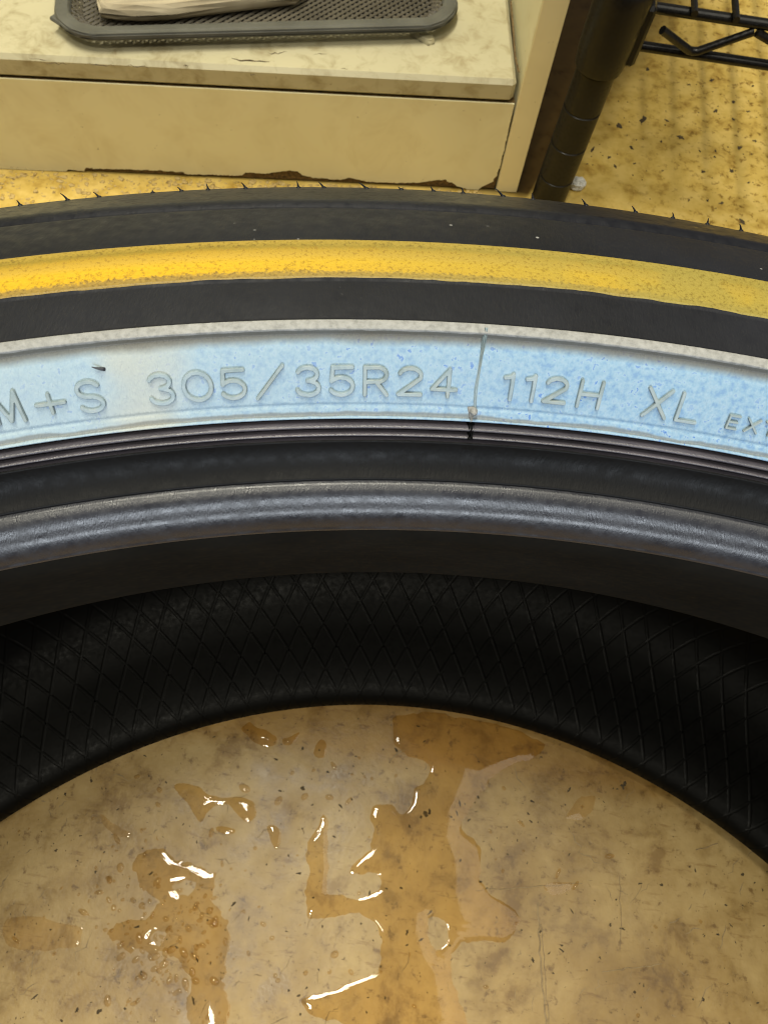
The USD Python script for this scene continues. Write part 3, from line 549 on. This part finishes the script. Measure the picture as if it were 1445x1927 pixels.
# specks of dirt: inside the tire and, thicker, under the shelf
def speck(x, y, s, el, rot, h=.00035):
    n = 11; th = np.arange(n) * 2 * np.pi / n; r = s * (.45 + 1.1 * rng.random(n)); c = np.column_stack([np.cos(th) * r * el, np.sin(th) * r]); cc, ss = math.cos(rot), math.sin(rot)
    c = c @ np.array([[cc, ss], [-ss, cc]]) + [x, y]
    V = np.vstack([np.column_stack([c, np.full(n, .0001)]), [[x, y, h]]]); return trimesh.Trimesh(V, [(i, (i + 1) % n, n) for i in range(n)], process=False)
sp = []
for k in range(800):
    p = at(rng.uniform(-30, 1480), rng.uniform(1330, 1960)); sp.append(speck(p[0], p[1], .00014 + .00045 * rng.random() ** 5, 1 + 2.5 * rng.random() ** 2, rng.uniform(0, 3.14), .00012))
for x, y, s in ((800, 1533, 1.6), (808, 1528, 1.2), (792, 1538, .9), (770, 1555, .9), (866, 1620, .8), (755, 1672, .8), (1172, 1480, 1.7), (1175, 1474, 1.1), (1098, 1557, .5), (345, 1552, .5), (172, 1470, .8), (123, 1495, .7), (1397, 1647, .9), (1245, 1666, .9), (1194, 1868, .9), (1323, 1882, .9), (590, 1690, .6), (185, 1905, 1.6), (145, 1902, 1.1), (570, 1484, 1.2)):
    p = at(x, y); sp.append(speck(p[0], p[1], s * .0007, 1.3, rng.uniform(0, 3), .0003))
for k in range(95):
    c_ = ((1235, 165, 60), (1345, 330, 45), (1405, 205, 40), (1295, 290, 70), (1190, 250, 40), (1370, 150, 50), (1280, 380, 70), (1130, 300, 30))[k % 8]; px, py = rng.normal(c_[0], c_[2]), rng.normal(c_[1], c_[2] * .7); p = at(px, py)
    if px < 1100 or py < 60: continue
    sp.append(speck(p[0], p[1], .0004 + .0017 * rng.random() ** 5, 1 + rng.random(), rng.uniform(0, 3), .0006))
meta(obj('dirt_specks', trimesh.util.concatenate(sp), M_dark, smooth=False), 'dark specks of dirt scattered over the tan floor', 'dirt', kind='stuff')
def scratch(px, w, m=M_scr):
    P = np.array([at(*p)[:2] for p in px]); l = LineString(P).segmentize(.003); c = np.array(l.coords); c += rng.normal(0, .00025, c.shape)
    pl = densify(LineString(c).buffer(w / 2, cap_style='flat'), .002)
    ms = sheet(max(polys_of(pl), key=lambda p: p.area), [0, w * .3], [.00008, .00014]); obj('scratch', ms, m, floor, smooth=False)
scratch([(1012, 1700), (1015, 1780), (1022, 1870), (1030, 1960)], .0009)
scratch([(1018, 1740), (1026, 1840), (1034, 1935)], .0005)
scratch([(895, 1676), (960, 1673), (1030, 1668), (1095, 1663)], .0004)
scratch([(1165, 1650), (1168, 1730), (1166, 1790)], .0004)
scratch([(1310, 1600), (1350, 1588)], .0005)
scratch([(1132, 1830), (1150, 1828), (1245, 1815)], .0004)

fine = []
for k in range(120):
    px, py = rng.uniform(0, 1445), rng.uniform(1420, 1927); p = at(px, py)[:2]; a = rng.normal(.9, .5) if k % 3 else rng.uniform(0, 3.1); L = .002 + .012 * rng.random() ** 2
    t = np.linspace(-.5, .5, 5)[:, None]; c = p + np.array([math.cos(a), math.sin(a)]) * L * t + np.array([-math.sin(a), math.cos(a)]) * L * rng.normal(0, .08, (5, 1))
    w = (.00012 + .00022 * rng.random()) * np.array([.2, .8, 1, .7, .15])[:, None]; nn_ = np.array([-math.sin(a), math.cos(a)])
    V = np.vstack([c + nn_ * w, c - nn_ * w]); V = np.column_stack([V, np.full(10, .00006)])
    fine.append(trimesh.Trimesh(V, [f for i in range(4) for f in ((i + 5, i + 6, i), (i + 6, i + 1, i))], process=False))
obj('fine_scratches', trimesh.util.concatenate(fine), M_scr, floor, smooth=False, kind='stuff')

# ------------------------------------------------------------------ water on the floor inside the tire
def puddle(px, label, holes=(), m=M_water, amp=.0011, freq=190, H=.00065, seed=1, group=None):
    P = [at(*p)[:2] for p in px]; pl = wobble(P, amp, freq, seed, .0012)
    for h in holes: pl = pl.difference(wobble([at(*p)[:2] for p in h], amp, freq, seed + 9, .0012))
    for q in sorted(polys_of(pl), key=lambda p: -p.area)[:1]:
        q = densify(q, .0015)
        lam_ = .0030; dd_ = np.array([0, .0004, .0010, .0018, .0028, .0042, .0062, .009, .013]); ms = sheet(q, dd_, H * (1 - np.exp(-dd_ / lam_))); ms.apply_translation((0, 0, .0002))
        V2 = shapely.points(np.array(ms.vertices)[:, :2]); bd = q.boundary; dist = shapely.distance(bd, V2)
        near = shapely.get_coordinates(shapely.line_interpolate_point(bd, shapely.line_locate_point(bd, V2))) if bd.geom_type == 'LineString' else np.vstack([shapely.get_coordinates(shapely.shortest_line(bd, p))[:1] for p in V2])
        inn = q.buffer(-.0006).boundary; near2 = np.vstack([shapely.get_coordinates(shapely.shortest_line(p, inn))[1:2] for p in V2[dist < 1e-5]]) if (dist < 1e-5).any() and not inn.is_empty else near[dist < 1e-5]
        v2 = np.array(ms.vertices)[:, :2]; dirs = v2 - near; dirs[dist < 1e-5] = near2 - v2[dist < 1e-5]; dirs /= np.maximum(np.linalg.norm(dirs, axis=1, keepdims=True), 1e-9)
        nv = dirs * -(H / lam_ * np.exp(-dist / lam_))[:, None]
        e = ms.edges_unique; deg = np.bincount(e.ravel(), minlength=len(v2))[:, None]
        for _ in range(3):
            acc = np.zeros_like(nv); np.add.at(acc, e[:, 0], nv[e[:, 1]]); np.add.at(acc, e[:, 1], nv[e[:, 0]]); nv = .5 * nv + .5 * acc / np.maximum(deg, 1)
        nv = np.column_stack([nv, np.ones(len(nv))]); nv /= np.linalg.norm(nv, axis=1, keepdims=True)
        pr_ = obj('puddle', ms, m, smooth=True); UsdGeom.Mesh(pr_).GetNormalsAttr().Set(Vt.Vec3fArray.FromNumpy(nv.astype(np.float32)))
        meta(pr_, label, 'puddle', group)
island = None
puddle([(604, 1532), (618, 1545), (616, 1600), (614, 1683), (648, 1682), (655, 1692), (680, 1692), (704, 1682), (720, 1664), (712, 1643), (682, 1648), (656, 1644), (662, 1626), (692, 1606), (704, 1570), (698, 1540), (700, 1516), (732, 1515), (757, 1534), (772, 1522), (774, 1500), (784, 1482), (804, 1474), (812, 1452), (800, 1430), (770, 1425), (742, 1405), (738, 1350), (800, 1342), (880, 1350), (960, 1370), (1030, 1400), (1010, 1425), (975, 1435), (935, 1452), (898, 1500), (866, 1550), (888, 1582), (908, 1602), (902, 1662), (930, 1690), (962, 1704), (985, 1730), (955, 1772), (868, 1772), (848, 1800), (852, 1850), (872, 1900), (880, 1960), (690, 1960), (640, 1925), (582, 1912), (566, 1882), (640, 1862), (712, 1830), (722, 1770), (706, 1738), (672, 1718), (600, 1732), (578, 1728), (574, 1690), (588, 1640), (572, 1612), (584, 1580), (598, 1560)],
       'large amber puddle winding down the middle of the floor', holes=[[(802, 1732), (815, 1726), (838, 1736), (846, 1765), (838, 1788), (815, 1792), (804, 1765)]], seed=2)
puddle([(290, 1602), (320, 1608), (352, 1628), (384, 1634), (410, 1652), (398, 1692), (420, 1712), (440, 1762), (422, 1830), (432, 1960), (356, 1960), (362, 1842), (330, 1800), (262, 1788), (206, 1772), (204, 1742), (280, 1722), (302, 1696), (268, 1672), (246, 1640), (262, 1612)], 'ragged brown puddle left of the large amber one', m=M_water3, seed=4, amp=.0028, freq=170, holes=[[(330, 1660), (350, 1655), (372, 1668), (360, 1684), (338, 1680)], [(282, 1755), (305, 1748), (320, 1760), (308, 1775), (288, 1772)]])
puddle([(10, 1728), (60, 1722), (120, 1738), (160, 1746), (150, 1778), (90, 1790), (20, 1786), (4, 1760)], 'dull wet patch at the far left of the floor', m=M_water2, seed=5, H=.0006)
puddle([(326, 1478), (340, 1473), (375, 1480), (392, 1498), (420, 1502), (450, 1499), (478, 1512), (485, 1534), (466, 1550), (446, 1532), (430, 1513), (405, 1516), (388, 1530), (378, 1552), (364, 1532), (352, 1510), (336, 1494)], 'two-lobed amber splash upper left of the large puddle', seed=6, amp=.0005)
puddle([(452, 1372), (470, 1356), (482, 1370), (502, 1376), (522, 1388), (520, 1402), (498, 1407), (476, 1396)], 'amber splash just below the dark tire edge', seed=7, amp=.0005)
puddle([(528, 1390), (545, 1388), (566, 1376), (556, 1394), (545, 1405), (532, 1402)], 'small pointed splash right of the one below tire edge', seed=8, amp=.0003)
puddle([(594, 1404), (604, 1390), (615, 1398), (613, 1424), (600, 1428), (588, 1422)], 'small brown upright splash under the top of the hole', seed=9, amp=.0003)
puddle([(500, 1556), (520, 1554), (530, 1566), (528, 1588), (520, 1602), (512, 1590), (508, 1572)], 'small amber splash between the lobed splash and large puddle', seed=10, amp=.0004)
puddle([(404, 1556), (420, 1554), (446, 1562), (440, 1570), (424, 1569), (410, 1566)], 'thin flat splash below the two-lobed splash', seed=11, amp=.0003)
puddle([(186, 1530), (206, 1546), (250, 1570), (240, 1578), (214, 1572), (192, 1552)], 'narrow slanting splash near the left tire edge', seed=12, amp=.0005, m=M_water2)
puddle([(570, 1880), (600, 1868), (700, 1830), (725, 1840), (724, 1880), (640, 1905), (590, 1915), (572, 1905)], 'brown wet tongue at the bottom of the floor', seed=13, m=M_water2) if False else None
puddle([(1020, 1665), (1045, 1660), (1080, 1662), (1070, 1678), (1040, 1685), (1028, 1680)], 'faint damp smear on the pale floor at right', m=M_water2, seed=14, H=.0004)
puddle([(1090, 1500), (1120, 1498), (1115, 1530), (1090, 1545), (1060, 1540), (1075, 1520)], 'faint damp smear near the right tire edge', m=M_water2, seed=16, H=.0004)

drop_meshes = 0
def drop(px, py, a, el, rot, label=None, group='water droplets on the floor'):
    if 180 < px < 470 and py > 1600: region = ('small water droplet in or around the ragged brown puddle on the left', 'droplets around the ragged brown puddle')
    elif px > 860: region = ('small water droplet on the pale floor right of the large amber puddle', 'droplets right of the large amber puddle')
    elif py < 1560: region = ('small water droplet among the splashes just below the dark tire edge', 'droplets below the dark tire edge')
    elif px <= 180: region = ('small water droplet on the floor at the far left, beside the dull wet patch', 'droplets at the far left')
    else: region = ('small water droplet on or beside the large amber puddle, lower middle', 'droplets near the large amber puddle')
    p = at(px, py); n = 16; th = np.arange(n) * 2 * np.pi / n; r = a * (.85 + .3 * rng.random(n)); r = (r + np.roll(r, 1) + np.roll(r, -1)) / 3
    c = np.column_stack([np.cos(th) * r * el, np.sin(th) * r]); cc, ss = math.cos(rot), math.sin(rot); c = c @ np.array([[cc, ss], [-ss, cc]])
    V, Fc = [], []; lv = ((1, 0), (.86, .24), (.66, .48), (.4, .66), (.15, .73))
    for f, h in lv: V.append(np.column_stack([c * f, np.full(n, h * a * .5)]))
    V.append([[0, 0, .74 * a * .5]]); V = np.vstack(V)
    for i in range(4):
        for j in range(n): Fc += [(i * n + j, i * n + (j + 1) % n, (i + 1) * n + j), (i * n + (j + 1) % n, (i + 1) * n + (j + 1) % n, (i + 1) * n + j)]
    for j in range(n): Fc.append((4 * n + j, 4 * n + (j + 1) % n, 5 * n))
    V = V + [p[0], p[1], .00025]
    meta(obj('water_droplet', trimesh.Trimesh(V, Fc, process=False), M_drop, smooth=True), label or region[0], 'droplet', region[1])
for x, y, s, el in ((460, 1484, 1.9, 1.7), (524, 1508, 1.6, 1.6), (573, 1500, 1.5, 1.4), (620, 1501, 1.5, 1.5), (300, 1487, 1.2, 1.4), (258, 1462, 1.0, 1.5), (628, 1442, 1.2, 2.2), (676, 1427, .8, 1.2), (550, 1455, .9, 1.4), (590, 1450, .8, 1.3), (662, 1458, .7, 1.3), (700, 1466, .8, 1.2), (686, 1462, .6, 1.1), (745, 1460, .8, 1.2), (656, 1508, 1.0, 2.2), (480, 1597, .9, 1.3), (298, 1515, 1.0, 1.8), (435, 1636, .6, 1.2), (630, 1797, 1.6, 1.3), (518, 1837, .9, 1.2), (575, 1832, 1.0, 1.2), (620, 1830, .9, 1.2), (660, 1830, 1.0, 1.6), (523, 1846, 1.0, 1.2), (512, 1766, .9, 1.5), (495, 1740, 1.0, 1.6), (1147, 1612, 1.2, 2.2), (1096, 1518, .6, 1.5), (1318, 1735, .8, 1.2), (1233, 1745, .7, 1.5), (1200, 1912, .9, 1.1), (946, 1640, .8, 1.4), (922, 1565, .8, 1.5), (948, 1484, .9, 1.3), (980, 1550, .8, 3.5), (1050, 1644, .8, 3.5), (1083, 1667, .9, 3.0), (175, 1540, .6, 1.2), (36, 1565, .6, 1), (55, 1560, .5, 1), (30, 1770, .8, 3.0), (187, 1680, 1.0, 2.4), (205, 1695, 1.0, 2.0), (220, 1580, 1.0, 3.0)):
    drop(x, y, s * .001, el, rng.uniform(-.9, 1.2))
for k in range(150):
    while True:
        x, y = rng.normal(320, 75), rng.normal(1740, 95)
        if 20 < x < 470 and 1560 < y < 1925: break
    drop(x, y, (.4 + .9 * rng.random() ** 3) * .001, 1 + rng.random() * 1.2, rng.uniform(0, 3))
for k in range(40):
    drop(rng.uniform(60, 1000), rng.uniform(1560, 1925), (.3 + .5 * rng.random() ** 2) * .001, 1 + rng.random(), rng.uniform(0, 3))
for k in range(34):
    drop(rng.uniform(200, 430), rng.uniform(1630, 1915), (.9 + .8 * rng.random()) * .001, 1 + .8 * rng.random(), rng.uniform(0, 3))
